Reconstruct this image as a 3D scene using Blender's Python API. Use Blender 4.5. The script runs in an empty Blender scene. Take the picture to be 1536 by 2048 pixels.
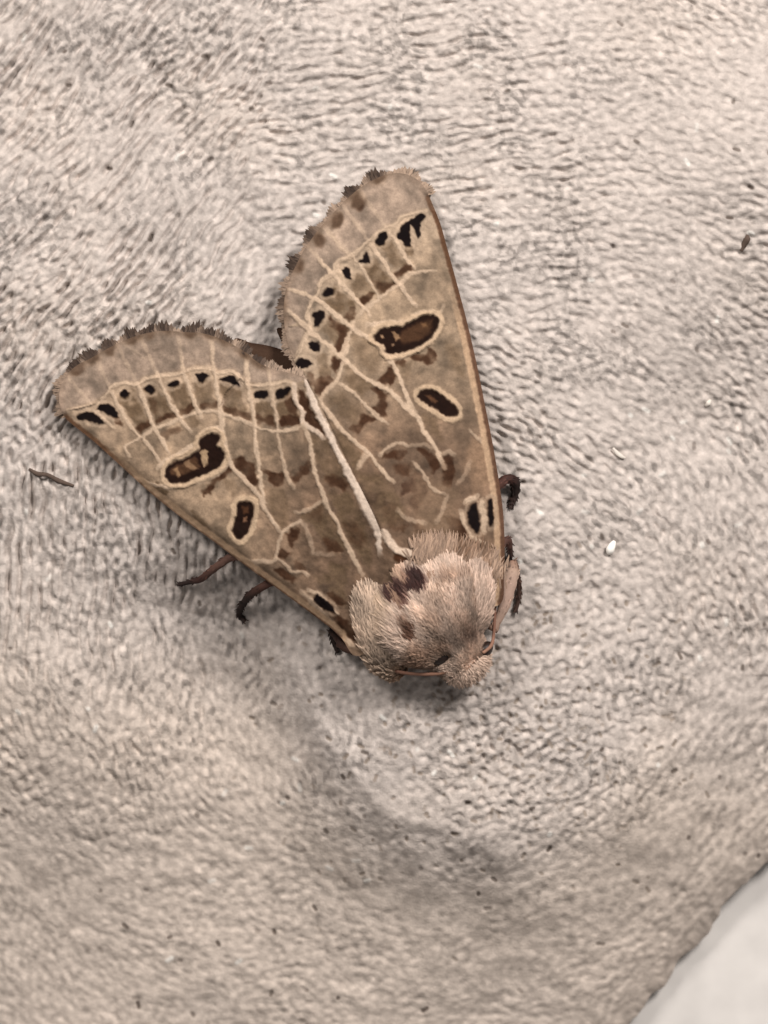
import bpy, math, random
import numpy as np

random.seed(7)
rng = np.random.default_rng(11)

# ------------------------------------------------------------------ camera, light, exposure
S = 2.0e-5            # metres per layout unit (the whole view is about 31 x 41 mm)
D = 5500.0            # camera height above the carton top, layout units
CX, CY = 768.0, 1024.0

sc = bpy.context.scene
cam_d = bpy.data.cameras.new('camera')
cam = bpy.data.objects.new('camera', cam_d)
sc.collection.objects.link(cam)
cam.location = (0, 0, D * S)
cam_d.sensor_fit = 'VERTICAL'
cam_d.sensor_height = 24.0
cam_d.lens = 24.0 * D / 2048.0
cam_d.clip_start = 0.002
cam_d.clip_end = 10.0
cam_d.dof.use_dof = True
cam_d.dof.focus_distance = (D - 30) * S
cam_d.dof.aperture_fstop = 32.0
sc.camera = cam

world = bpy.data.worlds.new('World')
sc.world = world
world.use_nodes = True
bg = world.node_tree.nodes['Background']
bg.inputs[0].default_value = (1.0, 0.975, 0.95, 1)
bg.inputs[1].default_value = 0.23

def area_lamp(name, loc, target, size, energy, color):
    d = bpy.data.lights.new(name, 'AREA')
    d.shape = 'DISK'
    d.size = size
    d.energy = energy
    d.color = color
    o = bpy.data.objects.new(name, d)
    sc.collection.objects.link(o)
    o.location = loc
    v = np.array(target) - np.array(loc)
    from mathutils import Vector
    o.rotation_euler = Vector(v).to_track_quat('-Z', 'Y').to_euler()
    return o

area_lamp('room_lamp', (0.080, 0.100, 0.135), (0, 0, 0), 0.05, 0.405, (1.0, 0.965, 0.93))
area_lamp('left_shadow_lamp', (-0.085, 0.100, 0.140), (0, 0, 0), 0.05, 0.245, (1.0, 0.965, 0.93))  # added lamp without a seen source, throws shadow to the moth's right

sc.view_settings.view_transform = 'Standard'
sc.view_settings.look = 'None'
sc.view_settings.gamma = 1.0
sc.view_settings.exposure = 0.0
sc.view_settings.use_curve_mapping = False

# ------------------------------------------------------------------ helpers
def lin(rgb):
    c = np.asarray(rgb, dtype=float) / 255.0
    return np.where(c <= 0.04045, c / 12.92, ((c + 0.055) / 1.055) ** 2.4)

def W(px, py, z):
    """layout point (photo grid at height z) -> metres"""
    px = np.asarray(px, float); py = np.asarray(py, float); z = np.asarray(z, float)
    k = (D - z) / D
    return np.stack([(px - CX) * k * S, (CY - py) * k * S, z * S], -1)

def sstep(a, b, x):
    t = np.clip((x - a) / (b - a), 0, 1)
    return t * t * (3 - 2 * t)

def mixc(col, c2, w):
    return col * (1 - w[:, None]) + np.asarray(c2, float)[None, :] * w[:, None]

def catmull(pts, n=8, closed=False):
    P = np.asarray(pts, float)
    m = len(P); out = []
    rngi = range(m if closed else m - 1)
    for i in rngi:
        if closed:
            p0, p1, p2, p3 = P[(i - 1) % m], P[i], P[(i + 1) % m], P[(i + 2) % m]
        else:
            p0, p1, p2, p3 = P[max(i - 1, 0)], P[i], P[i + 1], P[min(i + 2, m - 1)]
        for k in range(n):
            t = k / n
            out.append(0.5 * ((2 * p1) + (-p0 + p2) * t + (2 * p0 - 5 * p1 + 4 * p2 - p3) * t * t
                              + (-p0 + 3 * p1 - 3 * p2 + p3) * t ** 3))
    if not closed:
        out.append(P[-1])
    return np.array(out)

def linedist(X, pts, closed=False):
    """distance to polyline, arclength of the nearest point, nearest point"""
    P = np.asarray(pts, float)
    Q = np.roll(P, -1, 0) if closed else P[1:]
    A = P if closed else P[:-1]
    best = np.full(len(X), 1e9); arc = np.zeros(len(X)); near = np.zeros((len(X), 2)); acc = 0.0
    for a, b in zip(A, Q):
        ab = b - a; L = math.hypot(*ab)
        if L < 1e-9:
            continue
        t = np.clip(((X - a) @ ab) / (L * L), 0, 1)
        c = a + t[:, None] * ab
        d = np.hypot(*(X - c).T)
        m = d < best
        best[m] = d[m]; arc[m] = acc + t[m] * L; near[m] = c[m]
        acc += L
    return best, arc / max(acc, 1e-9), near

def inside(X, poly):
    P = np.asarray(poly, float); r = np.zeros(len(X), bool)
    j = len(P) - 1
    for i in range(len(P)):
        xi, yi = P[i]; xj, yj = P[j]
        if yi != yj:
            c = ((yi > X[:, 1]) != (yj > X[:, 1])) & (X[:, 0] < (xj - xi) * (X[:, 1] - yi) / (yj - yi) + xi)
            r ^= c
        j = i
    return r

def polysd(X, poly):
    d, _, _ = linedist(X, poly, True)
    return np.where(inside(X, poly), -d, d)

def blur(a, s):
    """gaussian blur by FFT (periodic)"""
    fy = np.fft.fftfreq(a.shape[0])[:, None]; fx = np.fft.rfftfreq(a.shape[1])[None, :]
    g = np.exp(-2 * (math.pi ** 2) * s * s * (fx * fx + fy * fy))
    return np.fft.irfft2(np.fft.rfft2(a) * g, a.shape)

def noise2(shape, s, seed):
    r = np.random.default_rng(seed)
    b = blur(r.standard_normal(shape), s)
    return b / b.std()

class NField:
    """smooth periodic noise that can be read at any layout point"""
    def __init__(self, s, seed, res=2.0, n=1024):
        self.a = noise2((n, n), s / res, seed); self.res = res; self.n = n
    def __call__(self, X):
        x = X[:, 0] / self.res; y = X[:, 1] / self.res
        x0 = np.floor(x).astype(int); y0 = np.floor(y).astype(int)
        fx = x - x0; fy = y - y0; n = self.n; a = self.a
        g = lambda i, j: a[(y0 + j) % n, (x0 + i) % n]
        return (g(0, 0) * (1 - fx) + g(1, 0) * fx) * (1 - fy) + (g(0, 1) * (1 - fx) + g(1, 1) * fx) * fy

N3, N6, N12, N30, N80 = NField(2.2, 1), NField(5, 2), NField(11, 3), NField(28, 4), NField(75, 5)

def link(o, parent=None):
    sc.collection.objects.link(o)
    if parent is not None:
        o.parent = parent
    return o

def mesh_obj(name, verts, faces, mat, parent=None, col=None, normals=None, smooth=True):
    me = bpy.data.meshes.new(name)
    verts = np.ascontiguousarray(verts, dtype=np.float32)
    if isinstance(faces, np.ndarray):
        nf, k = faces.shape
        me.vertices.add(len(verts)); me.vertices.foreach_set('co', verts.ravel())
        me.loops.add(nf * k); me.loops.foreach_set('vertex_index', faces.astype(np.int32).ravel())
        me.polygons.add(nf)
        me.polygons.foreach_set('loop_start', np.arange(0, nf * k, k, dtype=np.int32))
        me.update(calc_edges=True)
    else:
        me.from_pydata(verts.tolist(), [], faces)
    me.polygons.foreach_set('use_smooth', np.full(len(me.polygons), smooth))
    if col is not None:
        at = me.color_attributes.new('Col', 'FLOAT_COLOR', 'POINT')
        c4 = np.ones((len(verts), 4), np.float32); c4[:, :3] = np.clip(col, 0.0015, 0.95)
        at.data.foreach_set('color', c4.ravel())
    if normals is not None:
        me.normals_split_custom_set_from_vertices(np.asarray(normals, float).tolist())
    me.materials.append(mat)
    me.update()
    return link(bpy.data.objects.new(name, me), parent)

# ------------------------------------------------------------------ materials
def scale_material(name, rough, fine, fine_amt, bump_dist, spec=0.2, sheen=0.0):
    m = bpy.data.materials.new(name); m.use_nodes = True
    nt = m.node_tree; N = nt.nodes; L = nt.links
    p = N['Principled BSDF']
    p.inputs['Roughness'].default_value = rough
    p.inputs['Specular IOR Level'].default_value = spec
    if sheen:
        p.inputs['Sheen Weight'].default_value = sheen
        p.inputs['Sheen Roughness'].default_value = 0.5
    at = N.new('ShaderNodeAttribute'); at.attribute_name = 'Col'
    tc = N.new('ShaderNodeTexCoord')
    nz = N.new('ShaderNodeTexNoise'); nz.inputs['Scale'].default_value = fine
    nz.inputs['Detail'].default_value = 3.0; nz.inputs['Roughness'].default_value = 0.65
    L.new(tc.outputs['Object'], nz.inputs['Vector'])
    mr = N.new('ShaderNodeMapRange')
    mr.inputs['From Min'].default_value = 0.25; mr.inputs['From Max'].default_value = 0.75
    mr.inputs['To Min'].default_value = 1 - fine_amt; mr.inputs['To Max'].default_value = 1 + fine_amt
    L.new(nz.outputs['Fac'], mr.inputs['Value'])
    vm = N.new('ShaderNodeVectorMath'); vm.operation = 'SCALE'
    L.new(at.outputs['Color'], vm.inputs[0]); L.new(mr.outputs['Result'], vm.inputs['Scale'])
    L.new(vm.outputs['Vector'], p.inputs['Base Color'])
    if bump_dist:
        bp = N.new('ShaderNodeBump'); bp.inputs['Strength'].default_value = 0.6
        bp.inputs['Distance'].default_value = bump_dist
        L.new(nz.outputs['Fac'], bp.inputs['Height']); L.new(bp.outputs['Normal'], p.inputs['Normal'])
    return m

def plain_material(name, rgb, rough, spec=0.3, var=0.12, scale=9000.0):
    m = bpy.data.materials.new(name); m.use_nodes = True
    nt = m.node_tree; N = nt.nodes; L = nt.links
    p = N['Principled BSDF']
    p.inputs['Roughness'].default_value = rough
    p.inputs['Specular IOR Level'].default_value = spec
    tc = N.new('ShaderNodeTexCoord')
    nz = N.new('ShaderNodeTexNoise'); nz.inputs['Scale'].default_value = scale
    nz.inputs['Detail'].default_value = 3.0
    L.new(tc.outputs['Object'], nz.inputs['Vector'])
    rp = N.new('ShaderNodeValToRGB')
    c = lin(rgb)
    rp.color_ramp.elements[0].position = 0.3; rp.color_ramp.elements[1].position = 0.7
    rp.color_ramp.elements[0].color = (*(c * (1 - var)), 1)
    rp.color_ramp.elements[1].color = (*np.clip(c * (1 + var), 0, 1), 1)
    L.new(nz.outputs['Fac'], rp.inputs['Fac']); L.new(rp.outputs['Color'], p.inputs['Base Color'])
    return m

M_pulp = scale_material('moulded_pulp', 0.92, 10000.0, 0.10, 5.0e-5, 0.1)
M_wing = scale_material('wing_scales', 0.85, 13000.0, 0.17, 2.0e-5, 0.10)
M_fur = scale_material('moth_fur', 0.75, 8000.0, 0.08, 0, 0.25)
M_eye = plain_material('compound_eye', (34, 20, 14), 0.5, 0.35)
M_paper = plain_material('white_paper', (200, 194, 189), 0.9, 0.1, 0.10, 420.0)
M_darkfibre = plain_material('dark_fibre', (84, 70, 62), 0.85, 0.1)
M_paleflake = plain_material('pale_flake', (206, 197, 187), 0.8, 0.1, 0.05)
M_whiteflake = plain_material('white_flake', (236, 230, 222), 0.7, 0.2, 0.04)

KF = 1.16
K = 0.82     # display colour -> base colour under this light
# ------------------------------------------------------------------ the setting: white paper below
pz = -372.0
def paper_mesh():
    n = 60
    xs = np.linspace(-4500, 6000, n); ys = np.linspace(-4000, 6000, n)
    X, Y = np.meshgrid(xs, ys)
    P = np.stack([X.ravel(), Y.ravel()], -1)
    z = pz + 3 * N80(P * 0.12) + 2 * N30(P * 0.1)
    V = np.stack([(P[:, 0] - CX) * S, (CY - P[:, 1]) * S, z * S], -1)
    i = np.arange(n * n).reshape(n, n)
    F = np.stack([i[:-1, :-1], i[1:, :-1], i[1:, 1:], i[:-1, 1:]], -1).reshape(-1, 4)
    o = mesh_obj('white_paper', V, F, M_paper)
    o['kind'] = 'structure'
paper_mesh()

# ------------------------------------------------------------------ egg carton
TC = np.array([905.0, 1330.0])       # centre of the moulded rings
EDGE = catmull([(860, 2600), (1040, 2360), (1180, 2170), (1268, 2050), (1322, 1975), (1378, 1900), (1444, 1824), (1536, 1735), (1640, 1650),
                (1800, 1500), (2100, 1150), (2400, 900)], 10)

def carton_base(X):
    d2 = ((X - np.array([800.0, 850.0])) ** 2).sum(1)
    z = -0.00006 * np.minimum(d2, 1700.0 ** 2)
    v = X - np.array([965.0, 1350.0])
    r = np.hypot(v[:, 0], v[:, 1] * 1.02); a = np.degrees(np.arctan2(v[:, 1], v[:, 0])) % 360    # 90 = towards the picture's foot
    wob = 9 * N80(X) + 5 * N30(X)
    r = r + wob
    # flat crown ends in a rounded shoulder on its left and lower side
    m = np.interp(a, [0, 20, 50, 90, 150, 178, 192, 204, 330, 360], [0.45, 0.6, 0.85, 1, 1, 1, 0.8, 0.0, 0.0, 0.45])
    m = m * (1 - sstep(140, 182, a) * sstep(430, 900, r))
    r0 = np.interp(a, [0, 40, 90, 130, 180, 360], [430, 370, 322, 322, 318, 430])
    wd = np.interp(a, [0, 40, 90, 130, 180, 360], [320, 260, 190, 165, 150, 320])
    q = np.maximum(r - r0, 0); q = q * q / (q + 75)
    z -= 185 * m * (1 - np.exp(-q / wd))
    z -= 120 * sstep(930, 1650, X[:, 0]) * sstep(300, 900, X[:, 1])
    # soft crease running to the upper left
    d, _, _ = linedist(X, catmull([(300, 120), (400, 300), (510, 480), (575, 640)], 6))
    z -= 14 * np.exp(-(d / 45.0) ** 2)
    z += 7 * N80(X * 0.8 + 300)
    return z

def lic(noise_fn, X, ang, half, step):
    acc = np.zeros(len(X)); dx = np.cos(ang); dy = np.sin(ang); wsum = 0
    for k in range(-half, half + 1):
        w = math.cos(0.5 * math.pi * k / (half + 1)) ** 2
        Q = X + np.stack([dx, dy], -1) * (k * step)
        acc += w * noise_fn(Q); wsum += w * w
    return acc / math.sqrt(wsum)

def band(s, seed):
    a = NField(s, seed, 2.0)
    b = blur(a.a, s * 1.15 / 2.0)
    a.a = a.a - b * 1.0
    a.a /= a.a.std()
    return a
B5, B7, B4 = band(5.6, 21), band(7.5, 22), band(4.3, 23)

def carton_relief(X):
    """fibre relief of the moulded pulp: worm-like dashes that follow the rings, granular on the crown"""
    ang = ring_angle(X) + 0.13 * N30(X)
    d1 = lic(B4, X, ang, 4, 3.2)
    d2 = lic(B5, X + 511, ang, 3, 4.0)
    top = sstep(900, 400, X[:, 1]) * sstep(350, 600, X[:, 0])
    d3 = lic(B4, X + 177, -1.05 + 0.3 * N30(X + 31), 2, 3.0)
    gran = B5(X + 170) * 0.6 + B4(X) * 0.6 + B7(X + 77) * 0.4
    gro = lambda q, th: 1.25 * (1 - np.exp(-1.9 * np.clip(-q - th, 0, 2.2)))
    left = sstep(800, 250, X[:, 0])
    amp = 0.95 + 0.35 * left * sstep(1500, 1100, X[:, 1])
    amp -= 0.30 * sstep(1000, 1450, X[:, 0]) * sstep(900, 300, X[:, 1])
    amp -= 0.52 * sstep(1400, 1800, X[:, 1])
    amp = np.maximum(amp - .12 * sstep(1500, 1750, X[:, 1]), 0.3)
    wg = sstep(470, 330, np.hypot(X[:, 0] - 965, X[:, 1] - 1380)) * 0.75 + 0.18
    wg = np.maximum(wg, 0.62 * sstep(1350, 1600, X[:, 1]))
    wg = np.clip(wg + 0.15 * N30(X + 900), 0, 1)
    pat = np.clip(0.75 + 0.35 * N30(X + 1300), 0.25, 1.3)
    dash = 0.95 * np.tanh(1.9 * (d1 + .5)) * np.clip(pat, .5, 1.2) + .62 * np.tanh(1.7 * (d2 + .7)) + .3 * d1 + (0.2 + .45 * top) * np.tanh(2 * (d3 + .8)) * (1.5 - pat)
    # rows left by the wire mesh of the mould
    jit = 3.6 * N30(X + 210) + 1.6 * N12(X + 60) + 0.8 * N6(X + 8)
    rows = lambda u, p: np.clip(np.cos(2 * math.pi * (u + jit) / p), -.2, 1)
    m1 = sstep(600, 430, X[:, 0] + .12 * (X[:, 1] - 400)) * sstep(960, 780, X[:, 1])
    m2 = sstep(600, 420, X[:, 0]) * sstep(820, 1000, X[:, 1]) * sstep(1550, 1300, X[:, 1])
    m3 = sstep(430, 600, X[:, 0]) * sstep(1420, 1050, X[:, 0]) * sstep(760, 520, X[:, 1])
    brk = np.clip(.75 + .5 * N12(X + 1500), .1, 1.5)
    dash *= 1 - .5 * np.maximum(np.maximum(m1, m2), m3 * .8)
    dash -= 2.9 * brk * (m1 * rows(X[:, 0] * .79 + X[:, 1] * .62, 19) + m2 * rows(X[:, 0] + .04 * X[:, 1], 21) + .8 * m3 * rows(X[:, 1] + .1 * X[:, 0], 25))
    grn = 0.3 * gran + 1.0 * np.tanh(2.0 * (gran + .55)) * np.clip(pat, .5, 1.2)
    rr = np.hypot(X[:, 0] - 985, X[:, 1] - 1380)
    ring = np.exp(-((rr - 470) / 95.0) ** 2) * sstep(1250, 1420, X[:, 1])     # the wall below the crown was pressed smoother
    amp = amp * (1 - .5 * ring) * np.clip(.95 + .22 * N80(X * .9 + 70), .5, 1.5)
    return (dash * (1 - wg) + grn * wg * 1.15) * amp + .35 * N30(X * 1.3 + 44)

ANG = [(50, 50, 56), (250, 120, 54), (330, 400, 54), (150, 420, 52), (450, 520, 48), (80, 640, 50), (60, 850, 78), (100, 1100, 88), (300, 1250, 90),
       (520, 1380, 96), (480, 60, 40), (600, 250, 10), (800, 150, 8), (800, 300, 6), (1000, 450, 2), (1000, 640, -18), (1080, 850, -32), (1150, 980, -38),
       (1200, 300, -8), (1450, 250, -20), (1350, 700, -35), (1420, 1100, -75), (1500, 1500, 65), (1300, 1750, 42), (1100, 1900, 14), (800, 1900, -6),
       (550, 1850, -12), (250, 1900, -24), (80, 1750, -45), (150, 1500, -75), (1300, 1350, -85), (1000, 1400, 20)]
def ring_angle(X):
    """direction of the fibre ridges, in picture terms (y down)"""
    c = np.zeros(len(X)); q = np.zeros(len(X))
    for x, y, a in ANG:
        w = 1.0 / (((X[:, 0] - x) ** 2 + (X[:, 1] - y) ** 2) + 60.0 ** 2) ** 1.6
        c += w * math.cos(2 * math.radians(-a)); q += w * math.sin(2 * math.radians(-a))
    return 0.5 * np.arctan2(q, c)

def build_carton():
    ax = lambda lo, hi, st, far: np.concatenate([lo - np.cumsum(np.geomspace(st * 1.3, far, 22))[::-1],
                                                 np.arange(lo, hi + 0.1, st),
                                                 hi + np.cumsum(np.geomspace(st * 1.3, far, 22))])
    xs = ax(-70, 1606, 2.6, 110.0); ys = ax(-70, 2118, 2.6, 110.0)
    Xg, Yg = np.meshgrid(xs, ys)
    X = np.stack([Xg.ravel(), Yg.ravel()], -1)
    # trimmed edge at the lower right
    P = np.concatenate([EDGE, [(6000, 900), (6000, 6000), (860, 6000)]])
    out = inside(X, P)
    d, _, near = linedist(X, EDGE)
    i = np.arange(len(X)).reshape(len(ys), len(xs))
    F = np.stack([i[:-1, :-1], i[1:, :-1], i[1:, 1:], i[:-1, 1:]], -1).reshape(-1, 4)
    keep = (~out[F]).any(1)
    F = F[keep]
    X2 = X.copy(); X2[out] = near[out] + (2.5 * N12(near) + 4.0 * N30(near))[out, None]
    base = carton_base(X2)
    rel = carton_relief(X2)
    dd = np.where(out, 0, d)
    z = base + 2.15 * rel + 1.6 * N12(X2)
    z -= 22 * np.exp(-dd / 26.0) + 20 * np.exp(-dd / 150.0)           # the rim curls under
    # pulp colour: recycled fibre, greyer above; lower part painted lighter and warmer against light falloff
    g = np.array([193.0, 181, 173]); b = np.array([201.0, 186, 174])
    wb = np.clip(sstep(1150, 1650, X2[:, 1] + 0.15 * (768 - X2[:, 0])) + 0.12 * N80(X2), 0, 1)
    cool = sstep(430, 250, np.hypot(X2[:, 0] - 930, X2[:, 1] - 1420)) * 0.8
    wb = np.clip(wb - cool, 0, 1)
    col = lin(g)[None] * (1 - wb[:, None]) + lin(b)[None] * wb[:, None]
    ang = ring_angle(X2) + 0.5 * N30(X2 + 50)
    fib = lic(B4, X2 + 777, ang, 2, 3.0)
    groove_shade = lic(B4, X2 + 1290, ring_angle(X2) + 0.25 * N30(X2 + 90), 3, 3.2)
    groove_shade2 = lic(B4, X2 + 2011, -1.05 + 0.4 * N30(X2 + 15), 2, 3.0)
    fs = np.clip(.55 + .35 * N30(X2 + 420), .15, 1.1) * (1 - .45 * sstep(1500, 1800, X2[:, 1])) * (1 - .35 * sstep(1000, 1400, X2[:, 0]) * sstep(800, 300, X2[:, 1]))
    dark = sstep(.8, 1.35, groove_shade) * .36 + sstep(1.0, 1.6, groove_shade2) * .28 * (.4 + .6 * sstep(1000, 600, X2[:, 1])) + sstep(.9, 1.5, B5(X2 + 3100)) * .2  # shade of the relief grooves painted in as dark strokes
    col *= (1 - np.clip(dark * fs, 0, .5))[:, None] * (1 + .10 * sstep(.9, 1.7, -groove_shade))[:, None]
    col *= (1 + 0.05 * fib + 0.02 * N30(X2) + 0.03 * N6(X2 + 40))[:, None]
    # inked and dark recycled fibres, white fibres
    for q, (n, w, c, lo, hi) in enumerate([(330, 3.4, (140, 126, 114), 0.3, 5), (170, 3.8, (92, 80, 72), 0.5, 5.5), (70, 3.8, (228, 222, 214), 1, 6)]):
        fr = np.random.default_rng(60 + q)
        for _ in range(n):
            c0 = np.array([fr.uniform(-60, 1600), fr.uniform(-60, 2100)]) if q else np.array([1010, 1460]) + fr.normal(0, 1, 2) * np.array([210, 170])
            th = math.atan2(c0[1] - TC[1], c0[0] - TC[0]) + math.pi / 2 + fr.normal(0, 0.7 if q else 1.5)
            ln = fr.uniform(lo, hi); e = np.array([math.cos(th), math.sin(th)]) * ln
            m = (np.abs(X2[:, 0] - c0[0]) < 24) & (np.abs(X2[:, 1] - c0[1]) < 24)
            idx = np.nonzero(m)[0]
            if len(idx) == 0:
                continue
            dl, _, _ = linedist(X2[idx], [c0 - e, c0 + e])
            ww = sstep(w * 1.5, w * 0.5, dl) * fr.uniform(0.4, 0.95)
            col[idx] = col[idx] * (1 - ww[:, None]) + lin(c)[None] * ww[:, None]
            z[idx] += (-3.0 if q < 2 else 2.0) * ww
    V = W(X2[:, 0], X2[:, 1], z * 0 ) ; V[:, 2] = z * S
    k = (D - base) / D
    V[:, 0] *= k; V[:, 1] *= k
    used = np.zeros(len(X2), bool); used[F.ravel()] = True
    remap = np.cumsum(used) - 1
    F = remap[F]; V = V[used]; col = col[used]
    # rim thickness: drop a skirt from every border edge
    E = np.concatenate([F[:, [0, 1]], F[:, [1, 2]], F[:, [2, 3]], F[:, [3, 0]]])
    key = np.sort(E, 1); kk = key[:, 0] * len(V) + key[:, 1]
    _, inv, cnt = np.unique(kk, return_inverse=True, return_counts=True)
    BE = E[cnt[inv] == 1]
    bv = np.unique(BE); mp = {int(a): len(V) + q for q, a in enumerate(bv)}
    low = V[bv].copy(); low[:, 2] -= 24 * S
    V = np.concatenate([V, low]); col = np.concatenate([col, col[bv]])
    SF = np.array([[b_, a_, mp[int(a_)], mp[int(b_)]] for a_, b_ in BE])
    F = np.concatenate([F, SF])
    o = mesh_obj('egg_carton', V, F, M_pulp, None, col * K)
    o['label'] = 'grey-brown moulded pulp egg carton with rough fibrous ridges under the moth'
    o['category'] = 'egg carton'
    return o
build_carton()

def zs(px, py):
    X = np.array([[px, py]], float)
    return float(carton_base(X)[0] + 2.15 * carton_relief(X)[0])

# ------------------------------------------------------------------ moth: wing pattern
def crop(ox, oy, k=3.84):
    return lambda *p: [(ox + a / k, oy + b / k) for a, b in p]
c1, c2, c3, c4, c5, c6 = crop(80, 600), crop(400, 600), crop(540, 310), crop(700, 600), crop(340, 900), crop(680, 900)

L_OUT = catmull([(712, 1312), (680, 1272), (640, 1240), (560, 1181), (500, 1138), (430, 1085), (365, 1037), (300, 985), (245, 935), (190, 885),
                 (150, 853), (128, 832), (118, 800), (124, 765), (148, 735), (182, 716), (225, 692), (272, 672), (320, 662), (368, 664),
                 (412, 668), (455, 684), (490, 704), (518, 726), (552, 740), (590, 748), (611, 758), (622, 778), (641, 812), (668, 868),
                 (698, 930), (728, 990), (752, 1040), (768, 1085), (775, 1130), (790, 1200), (760, 1280)], 6, True)
R_OUT = catmull([(1003, 1205), (1006, 1150), (1004, 1090), (998, 1020), (988, 950), (976, 880), (962, 810), (948, 740), (930, 660), (912, 590),
                 (893, 520), (878, 465), (866, 420), (858, 392), (838, 362), (806, 347), (770, 350), (732, 368), (700, 392), (668, 424),
                 (638, 458), (612, 494), (592, 530), (576, 566), (568, 604), (568, 642), (574, 680), (586, 716), (598, 742), (622, 800),
                 (650, 870), (690, 950), (725, 1030), (750, 1090), (790, 1150), (880, 1185), (960, 1212)], 6, True)

_c = R_OUT[:78]; R_OUT[:78, 0] += 8 * sstep(0, 20, np.arange(78.0)) * sstep(78, 66, np.arange(78.0))
TAN_L, TAN_R = (157, 132, 109), (156, 133, 111)
PALE, PALE2 = (196, 168, 142), (208, 182, 160)
BROWN, DKBROWN, BLACK = (104, 82, 61), (64, 39, 24), (16, 6, 3)

LV = {  # pale veins of the left wing: (points, half width, strength)
 'a': (c1((420, 840), (470, 900), (530, 950), (570, 985)), 3.6, .8),
 'b': (c1((545, 690), (590, 780), (650, 900), (740, 1020), (800, 1075), (850, 1140), (900, 1210), (930, 1270)), 4.2, .9),
 'c': (c1((745, 650), (790, 740), (840, 880), (880, 980), (940, 1080), (990, 1180)), 4.6, 1),
 'd': (c1((895, 560), (940, 660), (1000, 790), (1060, 880), (1110, 960), (1160, 1010)), 4.4, 1),
 'e': (c1((1085, 440), (1105, 560), (1150, 680), (1190, 800), (1235, 900)), 4.2, 1),
 'f': (c2((85, 330), (110, 560), (150, 800), (170, 1000), (200, 1130), (240, 1260), (330, 1370), (430, 1480)) +
       c5((720, 420), (790, 545), (862, 640)), 6.0, 1),
 'g': (c2((325, 240), (350, 400), (370, 650), (385, 760), (412, 880), (420, 1000), (432, 1150), (455, 1300), (478, 1480)) +
       c5((735, 440)), 5.2, 1),
 'h': (c2((520, 500), (540, 650), (560, 780), (590, 900), (600, 1050), (630, 1200), (672, 1350), (720, 1450)), 4.2, .75),
 'i': (c2((790, 960), (840, 1080), (870, 1250), (910, 1400)) + c5((1100, 130), (1150, 270), (1205, 420), (1280, 560), (1340, 700), (1420, 850), (1480, 960)), 5.4, .95),
}
L_MARGIN = c2((800, 560), (832, 650), (872, 790), (940, 930), (1010, 1070), (1090, 1230), (1170, 1390)) + \
           c6((130, 290), (200, 440), (262, 560), (295, 650), (300, 750), (325, 840))
L_LINES = [
 (c1((215, 850), (300, 835), (420, 800), (520, 720), (560, 665), (650, 640), (740, 650), (810, 605), (900, 585), (1000, 575), (1090, 555), (1200, 520), (1330, 530)) +
  c2((140, 560), (250, 548), (310, 600), (350, 650), (430, 655), (560, 648), (660, 622), (725, 650)), 4.0, .85, PALE),
 (c2((725, 650), (720, 700), (742, 790), (788, 860), (790, 940), (880, 1000), (950, 1060)), 5.5, .95, PALE2),
 (c1((690, 1200), (655, 1130), (770, 1060), (880, 985), (1000, 950), (1090, 905), (1200, 868), (1330, 855)) + c2((211, 890), (340, 930), (430, 975), (560, 1003), (690, 1000), (790, 955)), 4.2, .85, PALE),
 (c1((900, 1290), (960, 1245), (1060, 1190), (1150, 1130), (1205, 1095), (1230, 1030), (1290, 992), (1390, 980)), 5.0, .95, PALE),
 (c1((730, 1375), (900, 1425), (1060, 1435), (1230, 1390), (1390, 1315), (1450, 1250)), 5.2, .95, PALE),
 (c5((530, 835), (650, 865), (665, 950), (700, 1060)), 4.2, .8, PALE),
 (c5((862, 640), (835, 720), (800, 850), (700, 852), (640, 862)), 4.0, .75, PALE),
 (c5((830, 840), (890, 880), (935, 935), (1010, 930), (1060, 960)), 3.8, .7, PALE),
 (c5((862, 640), (930, 580), (1010, 540)), 4.5, .8, PALE),
 (c5((960, 480), (1030, 470), (1165, 395)), 5.0, .6, PALE),
 (c5((1010, 540), (1060, 640), (1100, 790)), 5.5, .5, PALE),
 (c5((1060, 1080), (1140, 1110), (1230, 1210), (1290, 1260)), 4.5, .8, PALE),
 (c5((1010, 1090), (1100, 1180), (1200, 1290), (1300, 1400), (1400, 1500)), 6.0, .75, PALE),
 (c5((1090, 800), (1200, 800), (1320, 800)), 5.0, .35, PALE),
 (c1((440, 250), (620, 330), (880, 480)), 3.0, .25, PALE), 
]
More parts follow.
